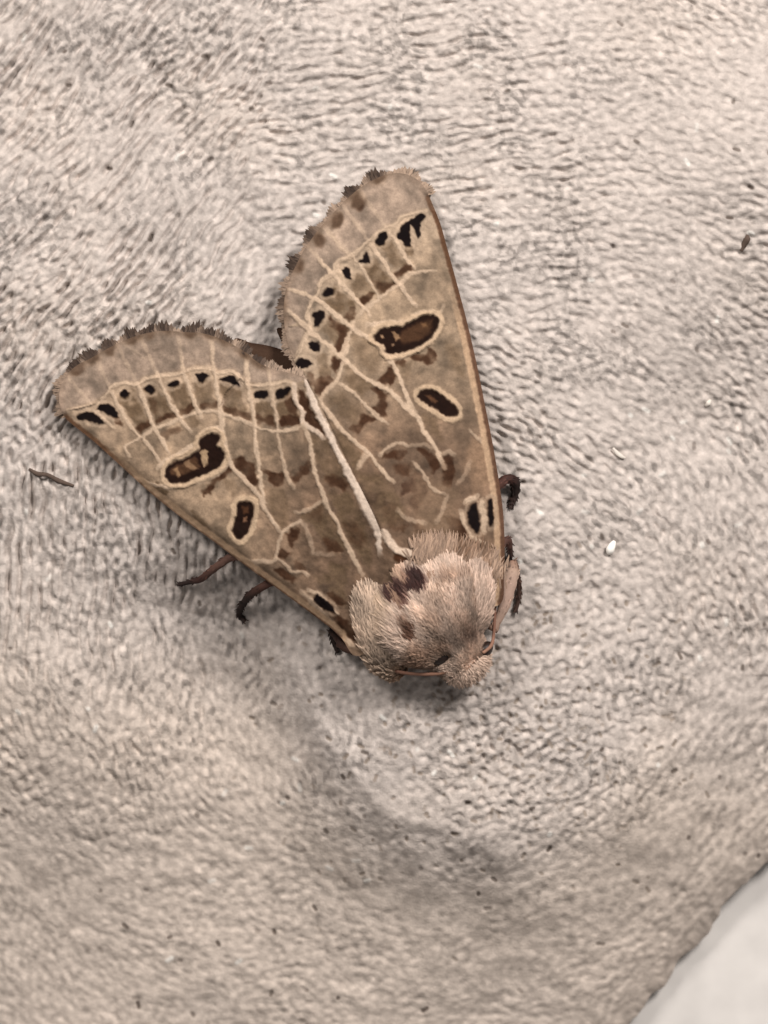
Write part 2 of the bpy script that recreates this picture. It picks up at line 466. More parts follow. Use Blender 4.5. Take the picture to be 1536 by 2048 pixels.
L_CLOUD = [ # soft brown fields: polygon, colour, softness, strength
 (c1((585, 740), (700, 700), (770, 830), (850, 960), (770, 1005), (700, 900)), BROWN, 5, .8),
 (c1((740, 975), (780, 945), (840, 930), (850, 965), (775, 1010)), DKBROWN, 4, .7),
 (c1((810, 690), (900, 680), (960, 780), (1035, 885), (890, 950), (850, 830)), BROWN, 4, .8),
 (c1((880, 925), (940, 895), (1025, 870), (1040, 890), (900, 955)), DKBROWN, 4, .75),
 (c1((820, 690), (850, 690), (900, 850), (880, 880)), DKBROWN, 5, .35),
 (c1((990, 680), (1100, 640), (1180, 830), (1080, 870)), BROWN, 5, .75),
 (c1((1070, 855), (1120, 840), (1165, 805), (1185, 835), (1090, 890)), DKBROWN, 4, .7),
 (c1((1180, 640), (1300, 620), (1345, 820), (1230, 820)), BROWN, 6, .6),
 (c1((1225, 795), (1350, 795), (1355, 825), (1230, 830)), DKBROWN, 4, .6),
 (c2((160, 650), (300, 680), (370, 890), (200, 840)), BROWN, 6, .7),
 (c2((190, 820), (260, 840), (365, 870), (375, 920), (260, 880)), DKBROWN, 5, .6),
 (c2((430, 790), (550, 790), (575, 960), (440, 930)), BROWN, 5, .8),
 (c2((440, 890), (560, 905), (570, 970), (450, 940)), DKBROWN, 5, .7),
 (c2((600, 780), (690, 700), (750, 900), (740, 940), (620, 965)), BROWN, 4, .9),
 (c2((605, 925), (680, 890), (750, 900), (750, 945), (620, 970)), DKBROWN, 4, .9),
 (c2((680, 720), (700, 760), (740, 880), (700, 850), (660, 780)), DKBROWN, 4, .7),
 (c2((755, 680), (800, 720), (840, 830), (920, 950), (950, 1040), (850, 960), (800, 900), (790, 830), (760, 750)), DKBROWN, 4, .95),
 (c2((820, 1020), (960, 1080), (1050, 1200), (1130, 1400), (960, 1390), (900, 1250)), BROWN, 10, .6),
 (c5((480, 80), (540, 58), (600, 110), (645, 100), (660, 270), (610, 250), (560, 170), (500, 125)), DKBROWN, 4, .8),
 (c5((700, 150), (790, 180), (870, 180), (862, 240), (820, 272), (760, 222)), DKBROWN, 4, .8),
 (c5((920, 215), (980, 150), (1060, 85), (1090, 130), (1050, 180), (960, 252)), DKBROWN, 5, .7),
 (c5((1180, 200), (1260, 205), (1390, 260), (1330, 300), (1220, 262)), DKBROWN, 6, .75),
 (c5((740, 300), (850, 310), (920, 440), (900, 560), (860, 600), (790, 510)), BROWN, 8, .55),
 (c5((1020, 510), (1140, 430), (1205, 425), (1280, 590), (1350, 760), (1270, 800), (1180, 700), (1100, 570)), BROWN, 6, .9),
 (c5((1170, 670), (1230, 700), (1330, 770), (1330, 810), (1250, 790), (1180, 720)), DKBROWN, 6, .7),
 (c5((1060, 500), (1150, 440), (1190, 450), (1150, 560)), DKBROWN, 8, .4),
 (c5((1230, 340), (1390, 340), (1480, 560), (1536, 760), (1530, 900), (1430, 780), (1330, 600)), BROWN, 8, .85),
 (c5((1330, 560), (1440, 560), (1500, 700), (1460, 760), (1400, 700)), DKBROWN, 9, .5),
 (c5((890, 650), (940, 608), (988, 618), (980, 690), (940, 735), (910, 690)), DKBROWN, 3.5, 1),
 (c5((838, 815), (870, 768), (912, 800), (885, 850)), DKBROWN, 3.5, .95),
 (c5((810, 920), (870, 898), (905, 955), (985, 980), (950, 1012), (870, 975)), DKBROWN, 4, .75),
 (c5((970, 860), (1030, 900), (1020, 940), (960, 900)), DKBROWN, 4, .6),
 (c5((1110, 960), (1200, 960), (1220, 1020), (1150, 1030)), BROWN, 5, .7),
 (c5((1230, 870), (1360, 880), (1340, 1100), (1340, 1200), (1240, 1140), (1220, 1000)), BROWN, 7, .8),
 (c5((1200, 1090), (1260, 1110), (1345, 1170), (1320, 1200), (1250, 1160)), DKBROWN, 4, .8),
 (c5((545, 860), (590, 865), (640, 975), (612, 965)), BROWN, 3, .9),
 (c5((680, 955), (730, 955), (788, 1050), (740, 1045), (690, 1000)), DKBROWN, 4, .8),
 (c5((820, 1040), (960, 1110), (1110, 1250), (1160, 1280), (1060, 1290), (900, 1160)), BROWN, 4, .8),
 (c5((1000, 1230), (1160, 1270), (1120, 1310), (1030, 1280)), DKBROWN, 4, .6),
 (c5((180, 475), (245, 540), (315, 640), (312, 695), (250, 640), (190, 540)), BROWN, 5, .7),
 (c5((310, 265), (335, 215), (440, 128), (468, 155), (370, 230), (325, 290), (310, 335), (262, 345), (245, 312)), DKBROWN, 3.5, .85),
 (c5((420, 240), (480, 240), (530, 310), (490, 340), (440, 300)), BROWN, 6, .4),
 (c1((845, 1430), (895, 1408), (975, 1480), (940, 1505), (870, 1462)), BROWN, 3, .95),
 (c1((920, 1030), (1000, 985), (1080, 965), (1095, 1000), (1030, 1020), (960, 1060)), DKBROWN, 5, .45),
 (c1((560, 900), (610, 905), (635, 960), (580, 965)), DKBROWN, 4, .7),
 (c1((1120, 920), (1190, 880), (1215, 930), (1150, 980)), BROWN, 5, .5),
 (c5((1250, 1240), (1290, 1270), (1390, 1370), (1440, 1440), (1390, 1450), (1300, 1360)), DKBROWN, 5, .9),
]
L_DARK = [
 c1((280, 890), (330, 866), (410, 858), (450, 900), (495, 946), (430, 946), (350, 922), (290, 912)),
 c1((435, 830), (480, 803), (540, 803), (582, 840), (602, 902), (560, 896), (500, 870), (450, 842)),
 c1((608, 712), (650, 688), (684, 718), (662, 748), (620, 742)),
 c1((808, 672), (850, 653), (884, 690), (850, 714), (815, 704)),
 c1((983, 652), (1030, 613), (1068, 625), (1050, 657), (1000, 668)),
 c1((1193, 575), (1240, 558), (1293, 575), (1272, 605), (1240, 638), (1213, 602)),
 c2((150, 605), (250, 578), (277, 618), (298, 668), (240, 642), (170, 617)),
 c2((418, 715), (460, 697), (517, 704), (517, 747), (470, 757), (425, 751)),
 c2((578, 705), (640, 680), (684, 668), (692, 700), (642, 746), (590, 752)),
 c5((1098, 1145), (1128, 1108), (1190, 1150), (1250, 1200), (1262, 1248), (1190, 1220), (1110, 1172)),
]
L_TUFT = [(150, 733), (184, 712), (216, 692), (262, 670), (294, 662), (330, 652), (381, 660), (418, 664), (452, 676), (494, 698), (520, 718)]
L_KID = c1((962, 1330), (988, 1280), (1050, 1240), (1120, 1220), (1180, 1180), (1222, 1150), (1225, 1092), (1260, 1048), (1330, 1026), (1378, 1048), (1372, 1088),
           (1352, 1112), (1402, 1160), (1412, 1212), (1382, 1272), (1320, 1312), (1230, 1352), (1130, 1392), (1050, 1407), (985, 1387))
L_ORB = c5((515, 430), (545, 398), (612, 398), (642, 430), (637, 500), (612, 600), (572, 662), (540, 692), (500, 662), (478, 610), (500, 540), (513, 470))
L_KIDIN = [(c1((990, 1320), (1040, 1270), (1130, 1240), (1190, 1200), (1230, 1280), (1150, 1320), (1060, 1350), (1010, 1350)), (82, 55, 36), 5, .9),
           (c1((1222, 1165), (1262, 1140), (1292, 1170), (1288, 1250), (1262, 1280), (1240, 1230)), (170, 140, 108), 3, .95),
           (c1((1110, 1240), (1150, 1230), (1180, 1270), (1220, 1300), (1160, 1300), (1120, 1280)), (138, 106, 78), 3, .85),
           (c1((1030, 1300), (1058, 1285), (1080, 1350), (1058, 1368)), (146, 112, 80), 3, .85)]
L_ORBIN = [(c5((555, 430), (600, 430), (600, 480), (560, 490)), (92, 58, 36), 4, .8), (c5((555, 515), (590, 515), (592, 552), (560, 552)), (140, 100, 74), 3, .9)]

RV = {
 'a': (c3((915, 590), (980, 680), (1050, 800), (1105, 865)), 4.4, 1),
 'b': (c3((780, 690), (860, 800), (930, 920), (990, 990), (1040, 1060), (1130, 1165)), 5.0, 1),
 'c': (c3((630, 780), (710, 870), (770, 980), (830, 1080), (850, 1105)), 3.6, .7),
 'd': (c3((370, 790), (500, 935), (600, 1040), (690, 1140), (770, 1235)), 4.6, 1),
 'e': (c3((60, 1010), (180, 1040), (310, 1085), (410, 1150), (520, 1240), (630, 1330), (740, 1400), (850, 1480)) +
       c4((300, 450), (345, 520), (400, 640), (440, 760), (500, 870)), 5.2, 1),
 'f': (c2((640, 60), (760, 160), (880, 270), (1000, 360), (1110, 460), (1220, 560), (1330, 640)) +
       c4((290, 690), (400, 790), (500, 885), (530, 920), (570, 1010), (650, 1120), (705, 1240), (730, 1290)), 5.4, 1),
 'g': (c2((1070, 640), (1180, 710)) + c4((100, 790), (190, 880), (290, 950)), 4.6, .85),
 'h': (c2((910, 770), (1000, 890), (1120, 1030), (1230, 1120), (1290, 1170), (1400, 1310), (1490, 1400)), 5.0, .95),
 'i': (c4((480, 1240), (560, 1330), (620, 1430)) + c6((660, 220), (720, 300), (800, 340)), 4.6, .7),
}
R_LINES = [
 (c3((1205, 425), (1110, 450), (1015, 480), (965, 535), (890, 560), (790, 640), (700, 715), (610, 785), (515, 825), (495, 900), (395, 965), (370, 1060), (300, 1165), (280, 1260)) +
  c2((830, 100), (845, 200), (800, 300), (740, 440)), 4.4, .85, PALE),
 (c3((400, 560), (480, 640), (600, 765)), 3.4, .6, PALE),
 (c3((1270, 890), (1090, 910), (1000, 990), (930, 1030), (850, 1095), (740, 1175), (680, 1230)), 4.8, .8, PALE),
 (c3((640, 1290), (605, 1370), (592, 1450), (550, 1520)) + c2((1128, 300), (1125, 385), (1095, 440), (1090, 520), (1045, 620), (965, 700), (930, 760)), 4.6, .85, PALE),
 (c4((140, 190), (240, 182), (340, 178), (440, 158), (520, 108), (620, 85)), 6.5, .95, PALE),
 (c4((150, 300), (220, 360), (270, 430), (330, 450), (420, 430), (520, 385), (610, 325), (680, 240), (700, 160)), 5.0, .9, PALE),
 (c4((230, 1190), (300, 1128), (380, 1100), (440, 1125)), 4.0, .7, PALE),
 (c4((440, 1125), (560, 1110), (640, 1130)), 4.0, .4, PALE),
 (c4((60, 1290), (90, 1240), (125, 1180)), 6.5, .7, PALE),
 (c4((700, 1180), (760, 1160), (800, 1190)), 5, .5, PALE),
 (c4((920, 1000), (960, 1040), (1040, 1110)), 4, .6, PALE),
 (c4((1290 - 614, 150), (720, 40)), 4, .5, PALE),
 (c6((960, 400), (1050, 355)), 5.5, .9, PALE),
 (c6((930, 470), (960, 580), (1010, 670), (1110, 712)), 5.5, .85, PALE),
 (c6((1090, 380), (1100, 500), (1110, 640)), 6, .85, PALE),
 (c6((440, 460), (500, 520), (580, 540), (650, 560)), 6, .5, PALE),
 (c6((740, 560), (800, 430), (830, 350)), 5, .45, PALE),
 (c6((900, 260), (960, 190), (1000, 90)), 5, .35, PALE),
]
R_CLOUD = [
 (c3((840, 700), (910, 660), (1040, 830), (960, 870)), BROWN, 6, .7),
 (c3((958, 912), (1000, 868), (1070, 850), (1085, 880), (1040, 922), (980, 938)), DKBROWN, 4, .75),
 (c3((1040, 690), (1075, 700), (1085, 770), (1060, 760)), BROWN, 4, .7),
 (c3((720, 870), (800, 820), (962, 1000), (860, 1062), (780, 965)), BROWN, 5, .85),
 (c3((770, 960), (800, 970), (880, 990), (965, 990), (860, 1065)), DKBROWN, 5, .6),
 (c3((600, 970), (700, 900), (800, 1070), (700, 1140)), BROWN, 7, .6),
 (c3((690, 1130), (715, 1078), (790, 1062), (785, 1105), (720, 1145)), DKBROWN, 3.5, .8),
 (c3((410, 1105), (500, 1010), (670, 1165), (610, 1275), (440, 1150)), BROWN, 5, .8),
 (c3((575, 1255), (620, 1175), (675, 1168), (610, 1275)), DKBROWN, 4, .7),
 (c3((370, 1330), (450, 1240), (590, 1340), (570, 1500), (540, 1505), (480, 1435)), BROWN, 6, .6),
 (c3((455, 1245), (560, 1325), (590, 1390), (560, 1510), (525, 1490), (545, 1390), (480, 1300)), DKBROWN, 5, .75),
 (c2((1000, 130), (1130, 215), (1115, 330), (1060, 392), (1030, 372), (1080, 282), (1050, 182)), DKBROWN, 5, .55),
 (c2((1030, 435), (1095, 470), (1045, 565), (1010, 505)), DKBROWN, 4, .8),
 (c2((890, 390), (960, 420), (1000, 560), (930, 600), (900, 500)), BROWN, 7, .55),
 (c2((810, 555), (850, 555), (885, 612), (1000, 578), (1012, 612), (930, 725), (890, 705), (830, 602)), DKBROWN, 5, .75),
 (c2((1130, 520), (1200, 560), (1320, 660), (1240, 720), (1110, 630)), BROWN, 8, .7),
 (c2((1150, 250), (1280, 300), (1400, 420), (1330, 560), (1220, 470)), BROWN, 12, .45),
 (c2((1375, 620), (1430, 578), (1448, 518), (1492, 590), (1462, 645), (1420, 655)), DKBROWN, 4, .9),
 (c2((1320, 835), (1380, 780), (1355, 685), (1435, 720), (1420, 840), (1445, 895), (1380, 885)), DKBROWN, 5, .75),
 (c2((1155, 985), (1220, 960), (1240, 875), (1300, 890), (1345, 920), (1260, 965), (1220, 1015)), DKBROWN, 5, .8),
 (c2((990, 750), (1100, 720), (1250, 850), (1200, 950), (1080, 900)), BROWN, 12, .5),
 (c2((1000, 930), (1080, 1010), (1240, 1170), (1200, 1300), (1120, 1250)), BROWN, 8, .85),
 (c4((590, 440), (620, 388), (660, 430), (645, 492), (600, 492), (560, 452), (480, 452), (465, 430)), DKBROWN, 4, .8),
 (c4((355, 480), (400, 443), (438, 470), (400, 503)), DKBROWN, 4, .7),
 (c4((235, 610), (300, 528), (342, 590), (312, 652), (250, 632)), DKBROWN, 4, .9),
 (c4((360, 500), (470, 480), (440, 640), (410, 600)), BROWN, 10, .4),
 (c4((740, 340), (840, 380), (870, 600), (780, 500)), BROWN, 16, .5),
 (c4((560, 880), (660, 930), (700, 1080), (600, 1000)), BROWN, 10, .6),
 (c4((170, 680), (240, 690), (280, 740), (260, 820), (180, 830), (230, 760)), DKBROWN, 4, .5),
 (c4((235, 1205), (330, 1158), (415, 1168), (412, 1205), (320, 1215)), DKBROWN, 4, .85),
 (c4((350, 1270), (460, 1260), (440, 1340), (360, 1330)), DKBROWN, 6, .6),
 (c4((525, 1145), (580, 1145), (645, 1210), (680, 1290), (640, 1330), (605, 1240)), DKBROWN, 4, .9),
 (c4((720, 1205), (772, 1205), (792, 1290), (772, 1420), (720, 1425), (742, 1370), (762, 1300)), DKBROWN, 4, .7),
 (c6((465, 355), (488, 270), (580, 185), (655, 250), (665, 330), (625, 400), (590, 465), (535, 400), (600, 340), (540, 300)), (80, 56, 42), 5, .9),
 (c6((790, 60), (850, 50), (870, 200), (825, 275), (795, 250)), DKBROWN, 5, .8),
 (c6((210, 350), (330, 340), (350, 420), (280, 445), (225, 400)), BLACK, 6, .8),
 (c6((340, 440), (430, 430), (450, 520), (520, 575), (480, 625), (400, 610), (340, 525)), DKBROWN, 7, .8),
 (c6((560, 570), (640, 590), (660, 650), (600, 640)), DKBROWN, 6, .5),
 (c6((790, 500), (860, 510), (940, 580), (985, 650), (930, 750), (870, 640)), DKBROWN, 5, .85),
 (c6((960, 730), (1050, 800), (1140, 780), (1120, 860), (1040, 840)), DKBROWN, 6, .7),
 (c6((130, 180), (300, 200), (480, 400), (480, 600), (320, 560), (220, 380)), BROWN, 12, .8),
 (c6((560, 180), (900, 300), (880, 700), (600, 640)), (128, 102, 80), 16, .6),
 (c6((1040, 0), (1140, 0), (1180, 340), (1080, 330)), (150, 118, 94), 12, .7),
 (c4((930, 1050), (1020, 1110), (1080, 1400), (960, 1480), (900, 1250)), (140, 110, 86), 10, .7),
]
R_DARK = [
 c3((978, 622), (1010, 540), (1050, 510), (1110, 480), (1150, 447), (1192, 465), (1182, 502), (1152, 532), (1155, 600), (1132, 640), (1104, 575), (1082, 535), (1072, 600), (1078, 700), (1040, 692), (1010, 652)),
 c3((812, 655), (850, 603), (892, 592), (900, 640), (862, 692), (825, 682)),
 c3((676, 828), (720, 790), (742, 742), (764, 800), (762, 832)),
 c3((552, 880), (592, 862), (622, 910), (624, 955), (590, 948), (563, 912)),
 c3((408, 1052), (440, 1018), (494, 1028), (472, 1072), (420, 1084)),
 c3((328, 1220), (370, 1198), (422, 1203), (417, 1252), (370, 1312), (343, 1312), (343, 1260)),
 c2((838, 330), (912, 328), (914, 382), (872, 388), (843, 362)),
 c2((715, 525), (758, 458), (822, 458), (864, 490), (800, 520)),
 c6((997, 430), (1050, 408), (1062, 500), (1074, 590), (1052, 645), (1010, 592), (980, 520)),
 c6((1138, 400), (1170, 380), (1178, 560), (1145, 572)),
]
R_TUFT = [(752, 352), (703, 382), (716, 408), (676, 442), (620, 458), (634, 482), (580, 512), (592, 528), (552, 572), (556, 600), (552, 645)]
R_KID = c4((182, 285), (228, 230), (310, 208), (400, 203), (490, 158), (570, 128), (642, 123), (684, 150), (662, 222), (602, 302), (510, 362), (400, 402), (310, 418), (273, 392), (263, 342), (222, 320))
R_ORB = c4((527, 742), (550, 698), (632, 693), (702, 730), (782, 790), (823, 850), (818, 893), (750, 893), (660, 842), (570, 782))
R_KIDIN = [(c4((400, 240), (520, 180), (640, 150), (620, 240), (530, 310), (420, 340), (360, 300)), (74, 48, 30), 7, .95),
           (c4((540, 180), (590, 175), (600, 210), (555, 215)), (128, 92, 60), 4, .6),
           (c4((318, 250), (350, 245), (390, 290), (350, 310)), (150, 116, 84), 3, .9),
           (c4((230, 270), (255, 262), (262, 290), (238, 295)), (150, 118, 90), 2.5, .9),
           (c4((318, 335), (340, 330), (345, 352), (325, 358)), (150, 118, 90), 2.5, .8)]
R_ORBIN = [(c4((575, 735), (610, 730), (680, 785), (650, 795)), (104, 70, 46), 4, .8)]

AX = catmull([(965, 1362), (935, 1328), (885, 1265), (835, 1190), (775, 1075), (695, 925), (612, 752), (540, 600)], 8)

def wing_height(X, side):
    d, t, _ = linedist(X, AX)
    ridge = np.interp(t, [0, .2, .33, .48, .75, .9, 1], [96, 116, 146, 150, 116, 86, 76])
    low = np.interp(t, [0, .3, .6, .85, 1], [96, 86, 64, 36, 26])
    s = np.clip(d / np.interp(t, [0, .2, .4, .7, .85, 1], [210, 230, 290, 390, 430, 430]), 0, 1.25)
    z = low + (ridge - low) * np.clip(1 - s, -.1, 1) ** 1.15 * 1.0 if False else low + (ridge - low) * (1 - sstep(-0.35, 1.12, s)) / (1 - sstep(-0.35, 1.12, np.array([0.0])))[0]
    if side == 'L':
        z = z + 9 * np.exp(-(d / 30) ** 2)
    else:
        z = z - 9 * np.exp(-(d / 45) ** 2)
    return z

def build_wing(parent, side):
    out = L_OUT if side == 'L' else R_OUT
    veins = LV if side == 'L' else RV
    lines = L_LINES if side == 'L' else R_LINES
    clouds = L_CLOUD if side == 'L' else R_CLOUD
    darks = L_DARK if side == 'L' else R_DARK
    kid, orb = (L_KID, L_ORB) if side == 'L' else (R_KID, R_ORB)
    kin = (L_KIDIN + L_ORBIN) if side == 'L' else (R_KIDIN + R_ORBIN)
    st = 2.0
    xs = np.arange(out[:, 0].min() - 4, out[:, 0].max() + 4, st)
    ys = np.arange(out[:, 1].min() - 4, out[:, 1].max() + 4, st)
    Xg, Yg = np.meshgrid(xs, ys)
    X = np.stack([Xg.ravel(), Yg.ravel()], -1)
    ins = inside(X, out)
    i = np.arange(len(X)).reshape(len(ys), len(xs))
    F = np.stack([i[:-1, :-1], i[1:, :-1], i[1:, 1:], i[:-1, 1:]], -1).reshape(-1, 4)
    F = F[ins[F].any(1)]
    used = np.zeros(len(X), bool); used[F.ravel()] = True
    remap = np.cumsum(used) - 1
    F = remap[F]; X = X[used]; ins = ins[used]
    bd, _, near = linedist(X, out, True)
    X[~ins] = near[~ins]; bd[~ins] = 0
    n = len(X)
    # slightly wandering coordinates make pattern edges ragged like overlapping scales
    XW = X + 0.85 * np.stack([N3(X), N3(X + 333)], -1) + 0.45 * np.stack([N6(X + 120), N6(X + 640)], -1)
    base = TAN_L if side == 'L' else TAN_R
    col = np.tile(np.array(base, float), (n, 1))
    # pinker terminal band, olive middle
    sub = lines[0][0]
    ds, _, nn = linedist(X, sub)
    ctr = np.array([800.0, 1150.0])
    outer = (np.hypot(*(X - ctr).T) > np.hypot(*(nn - ctr).T))
    wt = np.where(outer, sstep(0, 10, ds), 0)
    col = mixc(col, (150, 128, 111), wt * 0.9)
    mid = sstep(30, 140, ds) * (~outer)
    col = mixc(col, (146, 121, 97), mid * 0.55)
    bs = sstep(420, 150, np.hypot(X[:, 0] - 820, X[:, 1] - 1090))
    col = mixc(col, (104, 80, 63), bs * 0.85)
    col *= (1 + 0.065 * N12(X) + 0.04 * N30(X + 60) + 0.055 * N6(X + 5))[:, None]
    relief = 0.5 * N6(X + 30) + 0.6 * N12(X + 400) + 0.2 * N3(X + 90)
    rag = 0.5 * N3(X + 210)
    def near_box(pts, pad):
        P = np.asarray(pts); return np.nonzero((XW[:, 0] > P[:, 0].min() - pad) & (XW[:, 0] < P[:, 0].max() + pad) &
                                               (XW[:, 1] > P[:, 1].min() - pad) & (XW[:, 1] < P[:, 1].max() + pad))[0]
    for poly, c, soft, s in clouds:
        idx = near_box(poly, soft * 2 + 4)
        sd = polysd(XW[idx], poly) + rag[idx] + 1.6 * N6(X[idx] + 900) - 2.0
        w = sstep(soft * .8, -soft * .8, sd) * min(1, s * 1.15) * np.clip(0.92 + 0.2 * N6(X[idx] + 700), 0.3, 1.05)
        col[idx] = mixc(col[idx], c, np.clip(w, 0, 1))
        relief[idx] -= 0.8 * w
    vd = {}
    for pts, hw, s, c in lines:
        idx = near_box(pts, hw * 3)
        d, t, _ = linedist(XW[idx], catmull(pts, 5))
        hwv = hw * .88 * (1 + 0.12 * N12(X[idx] + 77))
        fade = sstep(0, .05, t) * sstep(1, .95, t) * 0.35 + 0.65
        w = sstep(hwv * 1.35, hwv * 0.55, d + rag[idx] * .5) * s * fade
        col[idx] = mixc(col[idx], c, w)
        relief[idx] = relief[idx] * (1 - .5 * w) + 1.6 * w
    for key, (pts, hw, s) in veins.items():          # the veins run on, fainter, to the outer border
        p0, p1 = np.array(pts[0]), np.array(pts[1])
        if not inside(p0[None], out)[0] or linedist(p0[None], out, True)[0][0] < 12:
            continue
        e = (p0 - p1) / np.hypot(*(p0 - p1))
        ext = [p0 + e * 95, p0 + e * 50, p0]
        idx = near_box(ext, 10)
        d, t, _ = linedist(XW[idx], ext)
        w = sstep(5.5, 2.0, d) * .42 * outer[idx]
        col[idx] = mixc(col[idx], PALE, w); relief[idx] += 1.0 * w
    lab = np.zeros(n, int); names = {}
    for q, (key, (pts, hw, s)) in enumerate(veins.items()):
        pc = catmull(pts, 5)
        idx = near_box(pc, hw * 3)
        d, t, _ = linedist(XW[idx], pc)
        hwv = hw * .86 * (1 + 0.12 * N12(X[idx] + 177))
        fade = sstep(0, .06, t) * sstep(1, .93, t) * 0.4 + 0.6
        w = sstep(hwv * 1.35, hwv * 0.55, d + rag[idx] * .5) * s * fade
        col[idx] = mixc(col[idx], PALE, w * .95)
        relief[idx] = relief[idx] * (1 - .5 * w) + 1.7 * w
        lab[idx[d < hw * 0.95]] = q + 1; names[q + 1] = 'vein'
    # pale edges
    if side == 'L':
        idx = near_box(L_MARGIN, 30)
        pm = catmull(L_MARGIN, 5)
        d, t, _ = linedist(XW[idx], pm)
        hwv = np.interp(t, [0, .1, .5, .72, .85, 1], [5, 7, 7.5, 11, 9, 4])
        w = sstep(hwv * 1.25, hwv * 0.6, d + rag[idx]) * sstep(1.0, .93, t)
        col[idx] = mixc(col[idx], (216, 192, 172), w); relief[idx] += 2.4 * w
        lab[idx[d < hwv]] = 20; names[20] = 'inner_margin'
        costa = L_OUT[6 * 1:6 * 11]
    else:
        pc = catmull(c6((340, 640), (390, 715), (450, 775), (535, 800)), 5)
        idx = near_box(pc, 30); d, t, _ = linedist(XW[idx], pc)
        w = sstep(11, 6, d); col[idx] = mixc(col[idx], (206, 180, 158), w); relief[idx] += 2.0 * w
        pc = catmull(c6((440, 830), (490, 850), (545, 850)), 4)
        idx = near_box(pc, 30); d, t, _ = linedist(XW[idx], pc)
        col[idx] = mixc(col[idx], (70, 40, 22), sstep(10, 5, d))
        costa = R_OUT[0:6 * 13]
    d, t, _ = linedist(X, costa)
    ap = sstep(.86, .74, t) if side == 'L' else sstep(.80, .66, t)
    rw = 3.0 if side == 'L' else 10.0
    wc = sstep(rw + 13, rw + 8, d + rag) * sstep(0, 4, d) * ap
    col = mixc(col, (193, 158, 126), wc * .95)
    lab[(d < rw + 10) & (ap > .5)] = 21; names[21] = 'costal_edge'
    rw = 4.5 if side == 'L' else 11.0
    rim = sstep(rw, rw * .5, d + rag) * (.55 if side == 'L' else 1)  # reddish underside plus the shadow strip beside the right costa, painted into the rim
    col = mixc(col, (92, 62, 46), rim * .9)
    apx = sstep(11, 5, d + rag) * (1 - ap)
    col = mixc(col, (92, 62, 42), apx * .85)
    # dark marks
    for poly in darks:
        pc = catmull(poly, 3, True)
        idx = near_box(poly, 20)
        sd = polysd(XW[idx], pc)
        hal = sstep(11, 6, sd) * sstep(1, 4, sd)
        col[idx] = mixc(col[idx], PALE, hal * 0.45)
        w = sstep(1.8, -1.8, sd)
        col[idx] = mixc(col[idx], BLACK, w)
    tuft = L_TUFT if side == 'L' else R_TUFT
    for tx, ty in tuft:
        dd = np.hypot(X[:, 0] - tx, X[:, 1] - ty) + 2.5 * N6(X + 55)
        col = mixc(col, (66, 44, 31), sstep(20, 9, dd) * .95)
        col = mixc(col, (104, 82, 64), sstep(34, 15, dd + .4 * bd) * .55 * (bd < 30))
    for q, poly in ((30, kid), (31, orb)):
        pc = catmull(poly, 4, True)
        idx = near_box(poly, 30)
        sd = polysd(XW[idx], pc)
        hal = sstep(13.5, 9.5, sd) * sstep(0, 3, sd)
        col[idx] = mixc(col[idx], (192, 162, 132), hal * .9); relief[idx] += 2.2 * hal
        w = sstep(2, -2, sd)
        col[idx] = mixc(col[idx], (30, 13, 6), w); relief[idx] -= 1.5 * w
        lab[idx[sd < 0]] = q
    names[30] = 'kidney_mark'; names[31] = 'oval_mark'
    for poly, c, soft, s in kin:
        idx = near_box(poly, 20)
        sd = polysd(XW[idx], poly) + rag[idx] * .6
        col[idx] = mixc(col[idx], c, sstep(soft * .7, -soft * .7, sd) * s)
    # outer border a little darker and worn
    wb = sstep(14, 2, bd + 3 * N6(X + 35)) * outer
    col = mixc(col, (134, 110, 92), wb * .35)
    gy = col.mean(1, keepdims=True); col = (col * .92 + gy * .08) * .985
    col = lin(np.clip(col, 4, 240))
    col *= (1 + 0.07 * N3(X + 610))[:, None]
    # heights
    z = wing_height(X, side) + relief * 1.15
    dc, _, _ = linedist(X, costa)
    z -= 16 * (1 - sstep(0, 34, dc)) ** 1.4 * ap + 8 * (1 - sstep(0, 20, dc))
    z += 3.0 * N80(X + 222) * outer
    z -= 5 * (1 - sstep(0, 30, bd)) * outer
    V = W(X[:, 0], X[:, 1], z)
    e1 = V[F[:, 2]] - V[F[:, 0]]; e2 = V[F[:, 3]] - V[F[:, 1]]
    fn = np.cross(e1, e2)
    nrm = np.zeros((n, 3))
    for k in range(4):
        np.add.at(nrm, F[:, k], fn)
    nrm /= np.maximum(np.linalg.norm(nrm, axis=1, keepdims=True), 1e-30)
    # split into the membrane and its marks and veins
    flab = lab[F]
    fl = np.where((flab == flab[:, :1]).all(1), flab[:, 0], 0)
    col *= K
    def piece(name, sel, par, skirt=False):
        f = F[sel]; u = np.unique(f); mp = np.zeros(n, int); mp[u] = np.arange(len(u))
        Vp, fp, cp, npn = V[u], mp[f], col[u], nrm[u]
        if skirt:
            E = np.concatenate([F[:, [0, 1]], F[:, [1, 2]], F[:, [2, 3]], F[:, [3, 0]]])
            ks = np.sort(E, 1); kk = ks[:, 0] * n + ks[:, 1]
            _, inv, cnt = np.unique(kk, return_inverse=True, return_counts=True)
            BE = E[cnt[inv] == 1]
            bv = np.unique(BE); top = {int(a): len(Vp) + q for q, a in enumerate(bv)}
            lo = {int(a): len(Vp) + len(bv) + q for q, a in enumerate(bv)}
            lowv = V[bv].copy(); lowv[:, 2] -= 9 * S
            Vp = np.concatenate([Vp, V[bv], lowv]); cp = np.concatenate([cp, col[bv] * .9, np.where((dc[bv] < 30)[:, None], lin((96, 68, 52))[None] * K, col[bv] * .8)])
            side_n = np.zeros((len(bv), 3)); cen = V.mean(0)
            side_n[:, :2] = V[bv][:, :2] - cen[:2]
            side_n /= np.linalg.norm(side_n, axis=1, keepdims=True)
            npn = np.concatenate([npn, side_n * .7 + nrm[bv] * .7, side_n])
